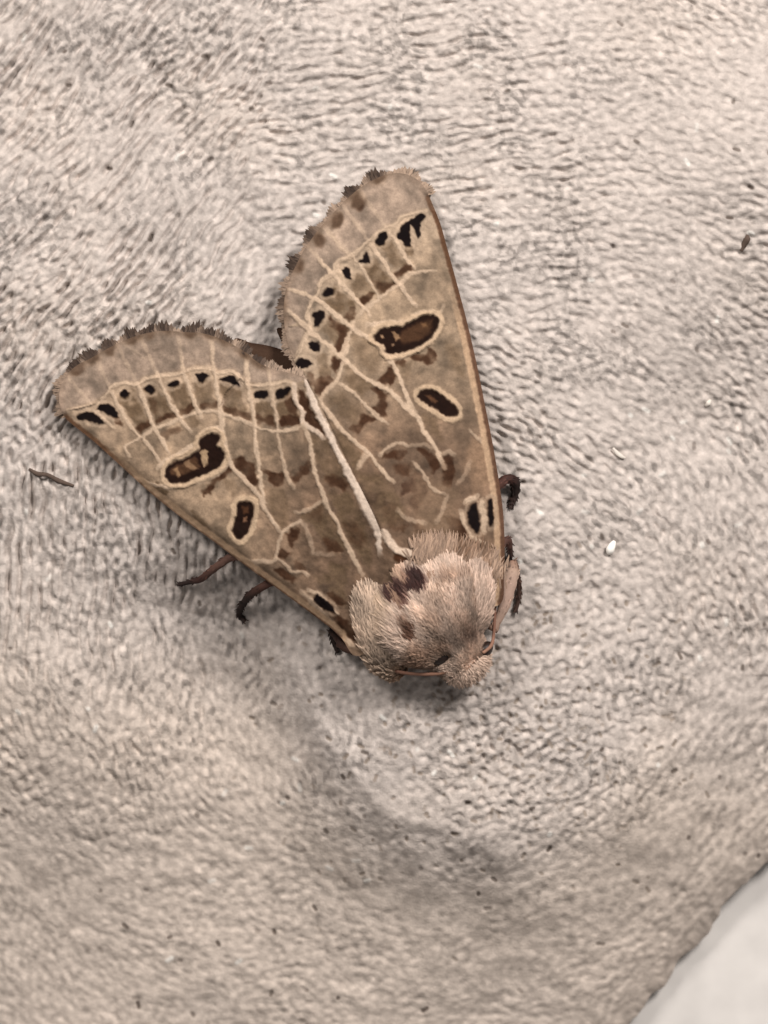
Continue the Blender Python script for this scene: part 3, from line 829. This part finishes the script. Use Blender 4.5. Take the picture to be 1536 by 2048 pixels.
            SF = np.array([[top[int(b_)], top[int(a_)], lo[int(a_)], lo[int(b_)]] for a_, b_ in BE])
            fp = np.concatenate([fp, SF])
        return mesh_obj(name, Vp, fp, M_wing, par, cp, npn)
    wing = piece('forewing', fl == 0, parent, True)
    for q in sorted(names):
        sel = fl == q
        if sel.sum() > 10:
            piece(names[q], sel, wing)
    # fringe of hair scales along the outer border
    if side == 'L':
        edge = L_OUT[6 * 11:6 * 26 + 1]
    else:
        edge = R_OUT[6 * 13:6 * 28 + 1]
    fr = np.random.default_rng(3 if side == 'L' else 4)
    seg = np.hypot(*np.diff(edge, axis=0).T); cum = np.concatenate([[0], np.cumsum(seg)]); tot = cum[-1]
    Vf, Ff, Cf = [], [], []
    cen = np.array([420.0, 900.0]) if side == 'L' else np.array([830.0, 700.0])
    tf = np.array(tuft)
    eX = X[bd < 1.0]; ez = z[bd < 1.0]
    for layer in range(3):
        a = np.arange(0, tot, 2.3) + fr.uniform(-1, 1, len(np.arange(0, tot, 2.3)))
        for s_ in a:
            s_ = min(max(s_, 0), tot - .01)
            k = np.searchsorted(cum, s_, 'right') - 1
            p = edge[k] + (edge[min(k + 1, len(edge) - 1)] - edge[k]) * ((s_ - cum[k]) / max(seg[min(k, len(seg) - 1)], 1e-6))
            tg = edge[min(k + 2, len(edge) - 1)] - edge[max(k - 2, 0)]; tg = tg / np.hypot(*tg)
            nr = np.array([tg[1], -tg[0]])
            if nr @ (p - cen) < 0:
                nr = -nr
            dm = np.hypot(*(tf - p).T).min()
            scal = 0.45 + 0.55 * (0.5 + 0.5 * math.sin(s_ * 0.11 + 1.2 * math.sin(s_ * .031))) * fr.uniform(.7, 1)
            ln = 6 + (1 + 17 * scal ** 1.5) * fr.uniform(.5, 1.25) * min(1, (tot - s_) / 40 + .5) - layer * 2.5
            ln += 6 * float(sstep(20, 8, np.array([dm]))[0]); dirv = nr + tg * fr.normal(0, .16); dirv /= np.hypot(*dirv)
            sd_ = np.array([-dirv[1], dirv[0]])
            wdt = fr.uniform(2.2, 4.2)
            r_ = p - nr * 5
            zr = float(ez[np.argmin(((eX - p) ** 2).sum(1))]) - 1.2 - 1.6 * layer; zb = zr - 1.5 + fr.uniform(-1, .8)
            pts = [r_ - sd_ * wdt * .6, r_ + sd_ * wdt * .6, r_ + dirv * ln * .65 + sd_ * wdt, r_ + dirv * ln, r_ + dirv * ln * .65 - sd_ * wdt]
            zz = [zr, zr, zb, zb - 5 - fr.uniform(0, 5), zb]
            b0 = len(Vf)
            Vf += [(*q_, z_) for q_, z_ in zip(pts, zz)]
            Ff.append([b0, b0 + 1, b0 + 2, b0 + 3, b0 + 4])
            c = np.array((160, 136, 117.)) * fr.uniform(.88, 1.06)
            c = c * (1 - .45 * (layer == 1) * fr.random())
            wdk = float(sstep(23, 9, np.array([dm]))[0]) * fr.uniform(.65, 1)
            c = c * (1 - wdk) + np.array((46, 32, 24.)) * wdk
            Cf += [lin(c) * K] * 5
    Vf = np.array(Vf)
    fo = mesh_obj('fringe', W(Vf[:, 0], Vf[:, 1], Vf[:, 2]), Ff, M_fur, wing, np.array(Cf))
    fo['kind'] = 'stuff'
    return wing

# ------------------------------------------------------------------ moth
moth = bpy.data.objects.new('moth', None)
sc.collection.objects.link(moth)
moth.empty_display_size = 0.002
moth['label'] = 'tan moth with pale veined wings and dark kidney marks resting on the carton'
moth['category'] = 'moth'

def ring_tube(path, ry, rz, n=14, cap=True):
    """tube around a 3D layout path with elliptical sections"""
    P = np.asarray(path, float); m = len(P)
    ry = np.broadcast_to(ry, m); rz = np.broadcast_to(rz, m)
    V = []; F = []
    for i in range(m):
        t = P[min(i + 1, m - 1)] - P[max(i - 1, 0)]; t = t / np.linalg.norm(t)
        up = np.array([0, 0, 1.0])
        if abs(t[2]) > .95:
            up = np.array([0, 1.0, 0])
        s_ = np.cross(t, up); s_ /= np.linalg.norm(s_); u = np.cross(s_, t)
        for k in range(n):
            a = 2 * math.pi * k / n
            V.append(P[i] + s_ * math.cos(a) * ry[i] + u * math.sin(a) * rz[i])
    for i in range(m - 1):
        for k in range(n):
            F.append([i * n + k, i * n + (k + 1) % n, (i + 1) * n + (k + 1) % n, (i + 1) * n + k])
    F.append(list(range(n))[::-1]); F.append([(m - 1) * n + k for k in range(n)])
    return np.array(V), F

# body: head, thorax and abdomen in one surface
bp = catmull([(958, 1354, 66), (949, 1342, 76), (935, 1328, 88), (912, 1300, 98), (885, 1265, 112), (855, 1222, 116), (825, 1172, 112),
              (790, 1105, 96), (745, 1020, 72), (700, 935, 58), (655, 845, 44), (625, 785, 34)], 5)
bp[:, 2] *= 0.74
tt = np.linspace(0, 1, len(bp)); t11 = np.linspace(0, 1, 12)
bw = np.interp(tt, t11, [6, 24, 44, 58, 94, 122, 122, 98, 74, 58, 38, 12])
bh = np.interp(tt, t11, [6, 22, 34, 42, 52, 60, 60, 50, 42, 36, 26, 10])
BV, BF = ring_tube(bp, bw, bh, 36)
bc = np.tile(lin((142, 112, 92)) * K, (len(BV), 1))
body = mesh_obj('body', W(BV[:, 0], BV[:, 1], BV[:, 2]), BF, M_fur, moth, bc)

build_wing(moth, 'L')
build_wing(moth, 'R')

# hindwings, only their dark fringed tips show in the notch between the forewings
def hindwing(poly, z0, parent):
    pc = catmull(poly, 5, True); n = len(pc)
    c = pc.mean(0)
    rings = [1, .85, .5]
    V = []; C = []
    for q, f in enumerate(rings):
        P = c + (pc - c) * f
        zz = z0 + 10 * (1 - f) + 1.5 * N12(P)
        V.append(np.column_stack([P, zz])); C += [lin((74, 54, 42) if q else (58, 40, 30)) * K] * n
    V = np.concatenate(V + [np.array([[*c, z0 + 9]])]); C.append(lin((80, 58, 44)) * K)
    F = []
    for q in range(2):
        for k in range(n):
            F.append([q * n + k, q * n + (k + 1) % n, (q + 1) * n + (k + 1) % n, (q + 1) * n + k])
    for k in range(n):
        F.append([2 * n + k, 2 * n + (k + 1) % n, 3 * n])
    return mesh_obj('hindwing', W(V[:, 0], V[:, 1], V[:, 2]), F, M_wing, parent, np.array(C))
hindwing([(468, 684), (504, 686), (540, 692), (572, 704), (598, 732), (640, 830), (690, 950), (600, 900), (520, 800)], 22, moth)
hindwing([(556, 655), (566, 690), (580, 725), (605, 780), (660, 880), (720, 980), (740, 880), (680, 760), (620, 680)], 16, moth)

# fur
def fur(parent, roots, dirs, length, width, cols, name='fur', droop=0.55):
    n = len(roots); seg = 4
    rng = np.random.default_rng(n)
    t = np.linspace(0, 1, seg + 1)
    dirs = dirs / np.linalg.norm(dirs, axis=1, keepdims=True)
    up = np.array([0, 0, 1.0])
    sd = np.cross(dirs, up); sd /= np.maximum(np.linalg.norm(sd, axis=1, keepdims=True), 1e-6)
    tw = rng.uniform(-.5, .5, (n, 1)); sd = sd + up * tw
    curl = rng.normal(0, .12, n)
    V = np.zeros((n, 2 * (seg + 1), 3)); C = np.zeros((n, 2 * (seg + 1), 3))
    side = np.cross(dirs, up)
    for k, tk in enumerate(t):
        c = roots + dirs * (length * tk)[:, None] + side * (curl * length * tk * tk)[:, None]
        c[:, 2] -= droop * length * tk * tk
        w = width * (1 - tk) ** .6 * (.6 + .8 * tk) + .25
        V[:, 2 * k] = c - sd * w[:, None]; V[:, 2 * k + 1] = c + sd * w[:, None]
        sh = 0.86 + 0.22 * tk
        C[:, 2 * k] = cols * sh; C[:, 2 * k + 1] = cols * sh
    base = (np.arange(n) * 2 * (seg + 1))[:, None, None]
    f = np.array([[2 * k, 2 * k + 1, 2 * k + 3, 2 * k + 2] for k in range(seg)])[None]
    F = (base + f).reshape(-1, 4)
    V = V.reshape(-1, 3)
    o = mesh_obj(name, W(V[:, 0], V[:, 1], V[:, 2]), F, M_fur, parent, C.reshape(-1, 3))
    o['kind'] = 'stuff'
    return o

def thorax_fur():
    n = 46000
    m = len(bp)
    ti = np.where(rng.random(n) < .3, rng.uniform(.17, .37, n), rng.uniform(.19, .625, n)) * (m - 1)
    i0 = ti.astype(int); f = ti - i0
    c = bp[i0] * (1 - f)[:, None] + bp[np.minimum(i0 + 1, m - 1)] * f[:, None]
    ax = bp[np.minimum(i0 + 1, m - 1)] - bp[i0]; ax /= np.linalg.norm(ax, axis=1, keepdims=True)
    a = rng.uniform(-.12, math.pi + .12, n)
    W_ = np.interp(ti / (m - 1), tt, bw); H_ = np.interp(ti / (m - 1), tt, bh)
    up = np.array([0, 0, 1.0]); s_ = np.cross(ax, up); s_ /= np.linalg.norm(s_, axis=1, keepdims=True)
    u_ = np.cross(s_, ax)
    nrm = s_ * (np.cos(a) / W_)[:, None] + u_ * (np.sin(a) / H_)[:, None]
    nrm /= np.linalg.norm(nrm, axis=1, keepdims=True)
    # the coat stands up in two side tufts and a middle crest, with partings between
    lump = 10 * np.exp(-((a - math.pi / 2) / .22) ** 2) + 10 * np.exp(-((np.abs(a - math.pi / 2) - .85) / .35) ** 2)
    P = c + s_ * (np.cos(a) * W_)[:, None] + u_ * (np.sin(a) * H_)[:, None] + nrm * (lump * np.interp(ti / (m - 1), [.27, .42, .55], [.1, 1, 1]))[:, None]
    gro_ = np.interp(ti / (m - 1), tt, np.maximum(np.gradient(bw * .3 + bh * .7 + bp[:, 2]) / np.maximum(np.hypot(*np.gradient(bp[:, :2], axis=0).T), 1e-6), -.15))
    gro_ = np.minimum(gro_, .75); gpos = np.maximum(gro_, 0)
    d = ax * 1.0 + nrm * (gro_ * 1.1 + rng.uniform(.05, .2, n))[:, None] + s_ * (np.cos(a) * .14)[:, None]
    d += rng.normal(0, .10, (n, 3))
    ln = rng.uniform(17, 34, n) * np.interp(ti / (m - 1), [.19, .27, .36, .46, .56, .625], [.5, .65, .8, 1, .9, .65])
    wd = rng.uniform(.8, 1.6, n)
    X = P[:, :2] + ax[:, :2] * (ln * .65)[:, None]
    colr = np.tile(np.array([164., 142, 127]), (n, 1))
    colr = mixc(colr, (172, 146, 128), np.clip(.4 * N12(X * .7 + 3) , 0, 1))
    colr = mixc(colr, (124, 96, 78), np.clip(.4 * N12(X * .8 + 70) - .1, 0, .6))
    left = sstep(800, 735, X[:, 0] + 0.1 * (X[:, 1] - 1200))
    colr = mixc(colr, (166, 141, 117), left * .75)
    def blot(cx, cy, r0, r1, c_, s__):
        nonlocal colr
        dd = np.hypot(X[:, 0] - cx, X[:, 1] - cy) + 4 * N12(X)
        colr = mixc(colr, c_, sstep(r1, r0, dd) * s__)
    blot(866, 1242, 10, 34, (128, 100, 82), .4)
    blot(940, 1280, 10, 32, (124, 94, 78), .4)
    blot(838, 1305, 10, 34, (116, 88, 70), .55)
    blot(975, 1265, 8, 26, (120, 92, 76), .6)
    blot(806, 1240, 6, 18, (112, 84, 68), .7)
    blot(817, 1250, 5, 12, (74, 50, 38), .9)
    blot(819, 1266, 5, 12, (74, 50, 38), .9)
    for qx, qy in ((822, 1200), (838, 1225), (856, 1255), (872, 1282)):
        blot(qx, qy, 6, 15, (188, 160, 140), .6)
    blot(800, 1186, 14, 28, (80, 54, 46), .9)
    blot(782, 1172, 17, 30, (46, 25, 21), .98)
    blot(824, 1156, 18, 30, (44, 22, 18), .98)
    blot(795, 1182, 9, 20, (58, 34, 28), .9)
    blot(800, 1148, 3, 9, (165, 136, 114), .6)
    stq = np.column_stack([a * 150.0 + 40, ti * 9.0])
    colr *= (1 + .09 * N12(stq) + .05 * N6(stq + 300))[:, None]
    colr *= rng.uniform(.88, 1.1, n)[:, None]
    ev = lambda Q: np.hypot(((Q[:, 0] - 882) * .90 - (Q[:, 1] - 1318) * .43) / 24, ((Q[:, 0] - 882) * .43 + (Q[:, 1] - 1318) * .90) / 10) > 1
    ok = ev(X) & ev(P[:, :2] + d[:, :2] * 8) & ~((X[:, 1] < 1118) & (X[:, 0] < 838)) & (X[:, 1] > 1092 + 6 * N12(X))
    P, nrm, d, ln, wd, colr = P[ok], nrm[ok], d[ok], ln[ok], wd[ok], colr[ok]
    drp = (.32 * np.clip(1 - 1.3 * gpos, 0.05, 1))[ok]
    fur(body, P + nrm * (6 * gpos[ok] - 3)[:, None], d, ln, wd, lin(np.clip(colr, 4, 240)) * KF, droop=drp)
thorax_fur()

# side tufts (tegulae): smooth overlapping lobes over each wing base
def tegula(path, wid, hgt, rgb, hairs, hl, hd):
    pth = catmull(path, 6); pth[:, 2] *= .68
    q = np.linspace(0, 1, len(pth))
    prof = np.sqrt(np.clip(1 - (2 * q - 1) ** 2, 0.02, 1))
    V, F = ring_tube(pth, wid * prof, hgt * prof, 18)
    o = mesh_obj('tegula', W(V[:, 0], V[:, 1], V[:, 2]), F, M_fur, moth, np.tile(lin(rgb) * K, (len(V), 1)))
    n = hairs
    r_ = np.random.default_rng(int(path[0][0]))
    k = r_.uniform(0.0, .95, n) * (len(pth) - 1); i0 = k.astype(int); f = (k - i0)[:, None]
    c = pth[i0] * (1 - f) + pth[np.minimum(i0 + 1, len(pth) - 1)] * f
    ax = pth[np.minimum(i0 + 1, len(pth) - 1)] - pth[i0]; ax /= np.linalg.norm(ax, axis=1, keepdims=True)
    a = r_.uniform(-.2, math.pi + .2, n); up = np.array([0, 0, 1.0])
    s_ = np.cross(ax, up); s_ /= np.linalg.norm(s_, axis=1, keepdims=True)
    pr = np.interp(k / (len(pth) - 1), q, prof)
    u_ = np.cross(s_, ax)
    P = c + s_ * (np.cos(a) * wid * pr)[:, None] + u_ * (np.sin(a) * hgt * pr)[:, None]
    sl = np.interp(k / (len(pth) - 1), q, np.gradient(prof) * wid / np.maximum(np.hypot(*np.gradient(pth[:, :2], axis=0).T), 1e-6))
    nn_ = s_ * np.cos(a)[:, None] + u_ * np.sin(a)[:, None]
    d = ax + nn_ * np.clip(sl, 0, 1.5)[:, None] + up * r_.uniform(.14, .36, n)[:, None] + s_ * (np.cos(a) * hd)[:, None] + r_.normal(0, .08, (n, 3))
    X = P[:, :2]
    cc = np.tile(np.array(rgb, float), (n, 1)) * (r_.uniform(.88, 1.1, n) * (1 + .07 * N12(X)))[:, None]
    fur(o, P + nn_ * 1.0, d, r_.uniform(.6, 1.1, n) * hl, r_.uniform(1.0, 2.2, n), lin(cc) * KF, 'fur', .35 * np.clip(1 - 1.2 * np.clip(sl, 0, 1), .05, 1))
    return o
tegula([(806, 1340, 40), (770, 1312, 104), (754, 1258, 132), (744, 1200, 142), (738, 1156, 138), (734, 1126, 128)], 44, 34, (160, 138, 120), 5200, 26, .06)
tegula([(918, 1292, 72), (945, 1236, 136), (950, 1190, 142), (948, 1150, 138), (944, 1126, 132)], 34, 26, (162, 139, 124), 4000, 26, .06)

# head: pale forehead tuft, eyes, antennae
def head_fur():
    n = 3200
    r_ = np.random.default_rng(42)
    th = r_.uniform(0, 2 * math.pi, n); rr = np.sqrt(r_.random(n))
    cx, cy = 932.0, 1325.0
    ux, uy = np.array([0.80, -0.60]), np.array([0.55, 0.83])
    X = np.array([cx, cy]) + np.outer(rr * np.cos(th) * 46, ux) + np.outer(rr * np.sin(th) * 34, uy)
    z = 70 + 38 * np.sqrt(np.clip(1 - rr ** 2, 0, 1))
    P = np.column_stack([X, z])
    fw = np.array([.62, .78])
    d = np.column_stack([(X - np.array([cx, cy])) / 75.0 + fw * .8, .22 - .5 * rr]) + r_.normal(0, .16, (n, 3))
    c = np.tile(np.array([178., 153, 136]), (n, 1)) * r_.uniform(.86, 1.1, n)[:, None]
    w = sstep(12, 28, (X - np.array([cx, cy])) @ np.array([-.8, -.3]))
    c = mixc(c, (130, 100, 82), w * .6)
    c = mixc(c, (196, 168, 148), np.clip(.6 * N12(X * 1.1 + 9), 0, .7))
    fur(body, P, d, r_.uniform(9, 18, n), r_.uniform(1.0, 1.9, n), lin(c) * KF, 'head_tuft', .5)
head_fur()

def ellipsoid(name, c, r, rot, mat, parent, nu=20, nv=14):
    V = []; F = []
    ca, sa = math.cos(rot), math.sin(rot)
    for j in range(nv + 1):
        ph = math.pi * j / nv
        for i in range(nu):
            a = 2 * math.pi * i / nu
            x, y, z = r[0] * math.sin(ph) * math.cos(a), r[1] * math.sin(ph) * math.sin(a), r[2] * math.cos(ph)
            V.append((c[0] + x * ca - y * sa, c[1] + x * sa + y * ca, c[2] + z))
    for j in range(nv):
        for i in range(nu):
            F.append([j * nu + i, (j + 1) * nu + i, (j + 1) * nu + (i + 1) % nu, j * nu + (i + 1) % nu])
    V = np.array(V)
    return mesh_obj(name, W(V[:, 0], V[:, 1], V[:, 2]), F, mat, parent)
ellipsoid('eye', (884, 1314, 98), (24, 15, 22), -0.45, M_eye, body)
ellipsoid('eye', (970, 1300, 78), (20, 14, 20), -0.9, M_eye, body)

def limb(name, path, radii, rgbs, parent, n=9, seg=4, spikes=0, seed=1):
    pth = catmull(path, seg); q = np.linspace(0, 1, len(pth))
    r_ = np.interp(q, np.linspace(0, 1, len(radii)), radii)
    rr = np.random.default_rng(seed)
    r_ = r_ * (1 + 0.06 * rr.standard_normal(len(r_)))
    V, F = ring_tube(pth, r_, r_ * .9, n)
    cs = np.array(rgbs, float)
    cq = np.stack([np.interp(q, np.linspace(0, 1, len(cs)), cs[:, k]) for k in range(3)], -1)
    C = np.repeat(lin(cq) * K, n, 0)
    o = mesh_obj(name, W(V[:, 0], V[:, 1], V[:, 2]), F, M_fur, parent, C)
    if spikes:
        k = rr.integers(0, len(pth) - 1, spikes)
        P = pth[k]; ax = pth[k + 1] - pth[k]; ax /= np.linalg.norm(ax, axis=1, keepdims=True)
        nn = rr.normal(0, 1, (spikes, 3)); nn[:, 2] = np.abs(nn[:, 2]); nn -= ax * (nn * ax).sum(1, keepdims=True); nn /= np.linalg.norm(nn, axis=1, keepdims=True)
        fur(o, P + nn * (r_[k] * .8)[:, None], ax + nn * .55, rr.uniform(5, 11, spikes), rr.uniform(1.0, 2.0, spikes),
            lin(cq[k] * rr.uniform(.75, 1.25, spikes)[:, None]) * K, 'leg_hair', .2)
    return o

RED, DK = (98, 70, 60), (40, 26, 22)
def leg(pts, radii, cols, spikes, seed):
    P = []
    for x, y, h in pts:
        P.append((x, y, zs(x, y) + h))
    return limb('leg', P, radii, cols, moth, spikes=spikes, seed=seed)
leg([(600, 1170, 70), (520, 1120, 58), (470, 1112, 48), (432, 1134, 36), (402, 1158, 20), (380, 1164, 9), (354, 1170, 5)], [9, 9, 8.5, 8, 7, 5, 3.5], [RED, RED, RED, RED, (70, 44, 38), DK, DK], 50, 1)
leg([(640, 1200, 70), (570, 1160, 55), (510, 1182, 40), (486, 1208, 20), (478, 1228, 8), (490, 1244, 5)], [8, 8, 8, 7, 6, 4], [RED, RED, (90, 60, 50), DK, DK, DK, (60, 44, 38)], 110, 2)
leg([(720, 1300, 60), (690, 1296, 44), (670, 1270, 30), (662, 1262, 18), (668, 1286, 8), (676, 1306, 4)], [9, 9, 7, 6, 5, 4], [RED, (64, 42, 34), (54, 34, 28), DK, DK, DK], 40, 3)
leg([(930, 1000, 60), (985, 978, 54), (1014, 958, 42), (1030, 966, 26), (1030, 988, 10), (1020, 1015, 5)], [10, 10, 10, 10, 8, 5], [RED, (92, 60, 50), (60, 34, 28), DK, DK, (70, 50, 44)], 120, 4)
leg([(960, 1120, 60), (995, 1095, 46), (1014, 1080, 32), (1020, 1100, 16), (1018, 1128, 5)], [9, 9, 8, 6, 4], [RED, RED, (84, 56, 48), (60, 40, 34), DK], 100, 5)
# right foreleg: pale furry tibia held against the shoulder, dark foot
leg([(985, 1262, 70), (1002, 1228, 66), (1010, 1205, 64), (1016, 1172, 62), (1023, 1145, 56), (1028, 1124, 48), (1036, 1150, 24), (1038, 1190, 9), (1030, 1225, 6)],
    [10, 9, 13, 18, 15, 6, 5, 5, 4], [(150, 120, 104), (170, 142, 126), (182, 152, 136), (184, 154, 138), (178, 150, 132), (130, 98, 82), (80, 58, 48), (70, 50, 42), (70, 50, 42)], 90, 6)

def antenna(pts, seed):
    P = [(x, y, zs(x, y) + h) for x, y, h in pts]
    return limb('antenna', P, [3.6, 3.4, 3.2, 3, 2.4], [(150, 112, 92), (128, 90, 74), (112, 78, 64), (110, 76, 62)], body, n=7, seg=10, seed=seed)
antenna([(966, 1306, 112), (983, 1290, 104), (988, 1262, 88), (990, 1220, 66), (996, 1150, 44), (994, 1060, 36), (982, 960, 30), (965, 860, 24)], 8)
antenna([(900, 1340, 100), (870, 1348, 92), (800, 1344, 78), (735, 1318, 66), (685, 1275, 54), (630, 1220, 42), (560, 1160, 34), (490, 1110, 24)], 9)

# long scales over the dark inner wing base
def base_scales():
    n = 1700
    r_ = np.random.default_rng(77)
    c = catmull([(850, 1108), (880, 1104), (930, 1112), (985, 1138)], 8)
    i = r_.integers(0, len(c), n)
    X = c[i] + np.column_stack([r_.normal(0, 12, n), r_.uniform(-28, 26, n)])
    z = np.maximum(wing_height(X, 'R') + 4, 60)
    P = np.column_stack([X, z])
    d = np.column_stack([r_.normal(-.12, .22, n) + (X[:, 0] - 860) * .0012, -1 + 0 * X[:, 0], r_.uniform(.0, .14, n)])
    X[:, 1] += 14; P[:, 1] += 14
    cc = np.tile(np.array([146., 121, 103]), (n, 1))
    cc = mixc(cc, (104, 78, 60), np.clip(.6 * N12(X + 12), 0, .9))
    cc *= r_.uniform(.82, 1.12, n)[:, None]
    fur(body, P, d, r_.uniform(18, 38, n), r_.uniform(1.0, 2.2, n), lin(cc) * KF, 'shoulder_scales', .12)
base_scales()

# ------------------------------------------------------------------ loose bits on the carton
def bit(name, pts, rad, mat, label, cat, flat=.7):
    P = [(x, y, zs(x, y) + h) for x, y, h in pts]
    pth = catmull(P, 5); q = np.linspace(0, 1, len(pth))
    r_ = np.interp(q, np.linspace(0, 1, len(rad)), rad)
    V, F = ring_tube(pth, r_, r_ * flat, 8)
    o = mesh_obj(name, W(V[:, 0], V[:, 1], V[:, 2]), F, mat)
    o['label'] = label; o['category'] = cat
    return o
bit('dark_fibre', [(58, 938, 2), (75, 948, 5), (95, 950, 6), (118, 962, 5), (148, 972, 2)], [2.5, 5, 4, 5, 2.5], M_darkfibre,
    'thin dark curved fibre on the pulp beside the spread wing tip', 'fibre')
bit('white_flake', [(1217, 1108, 3), (1222, 1096, 6), (1229, 1082, 3)], [4, 9, 7.5, 3], M_whiteflake,
    'small bright white flake on grey pulp beside the moth', 'flake')
bit('white_flake', [(1411, 812, 2), (1417, 806, 5), (1421, 800, 2)], [2.5, 5.5, 2.5], M_paleflake,
    'tiny pale grain lying on the pulp well beyond the right wing', 'flake', .6)
bit('pale_fibre', [(1226, 896, 2), (1234, 906, 5), (1243, 913, 5), (1250, 916, 2)], [2, 4.5, 4, 2], M_paleflake,
    'short pale curved fibre in the pulp between the moth and the tiny grain', 'fibre', .6)
bit('dark_speck', [(1482, 502, 2), (1488, 490, 5), (1494, 478, 5), (1493, 470, 2)], [3, 6, 7, 3], M_darkfibre,
    'dark brown speck on the pale pulp far from the moth', 'speck', .5)
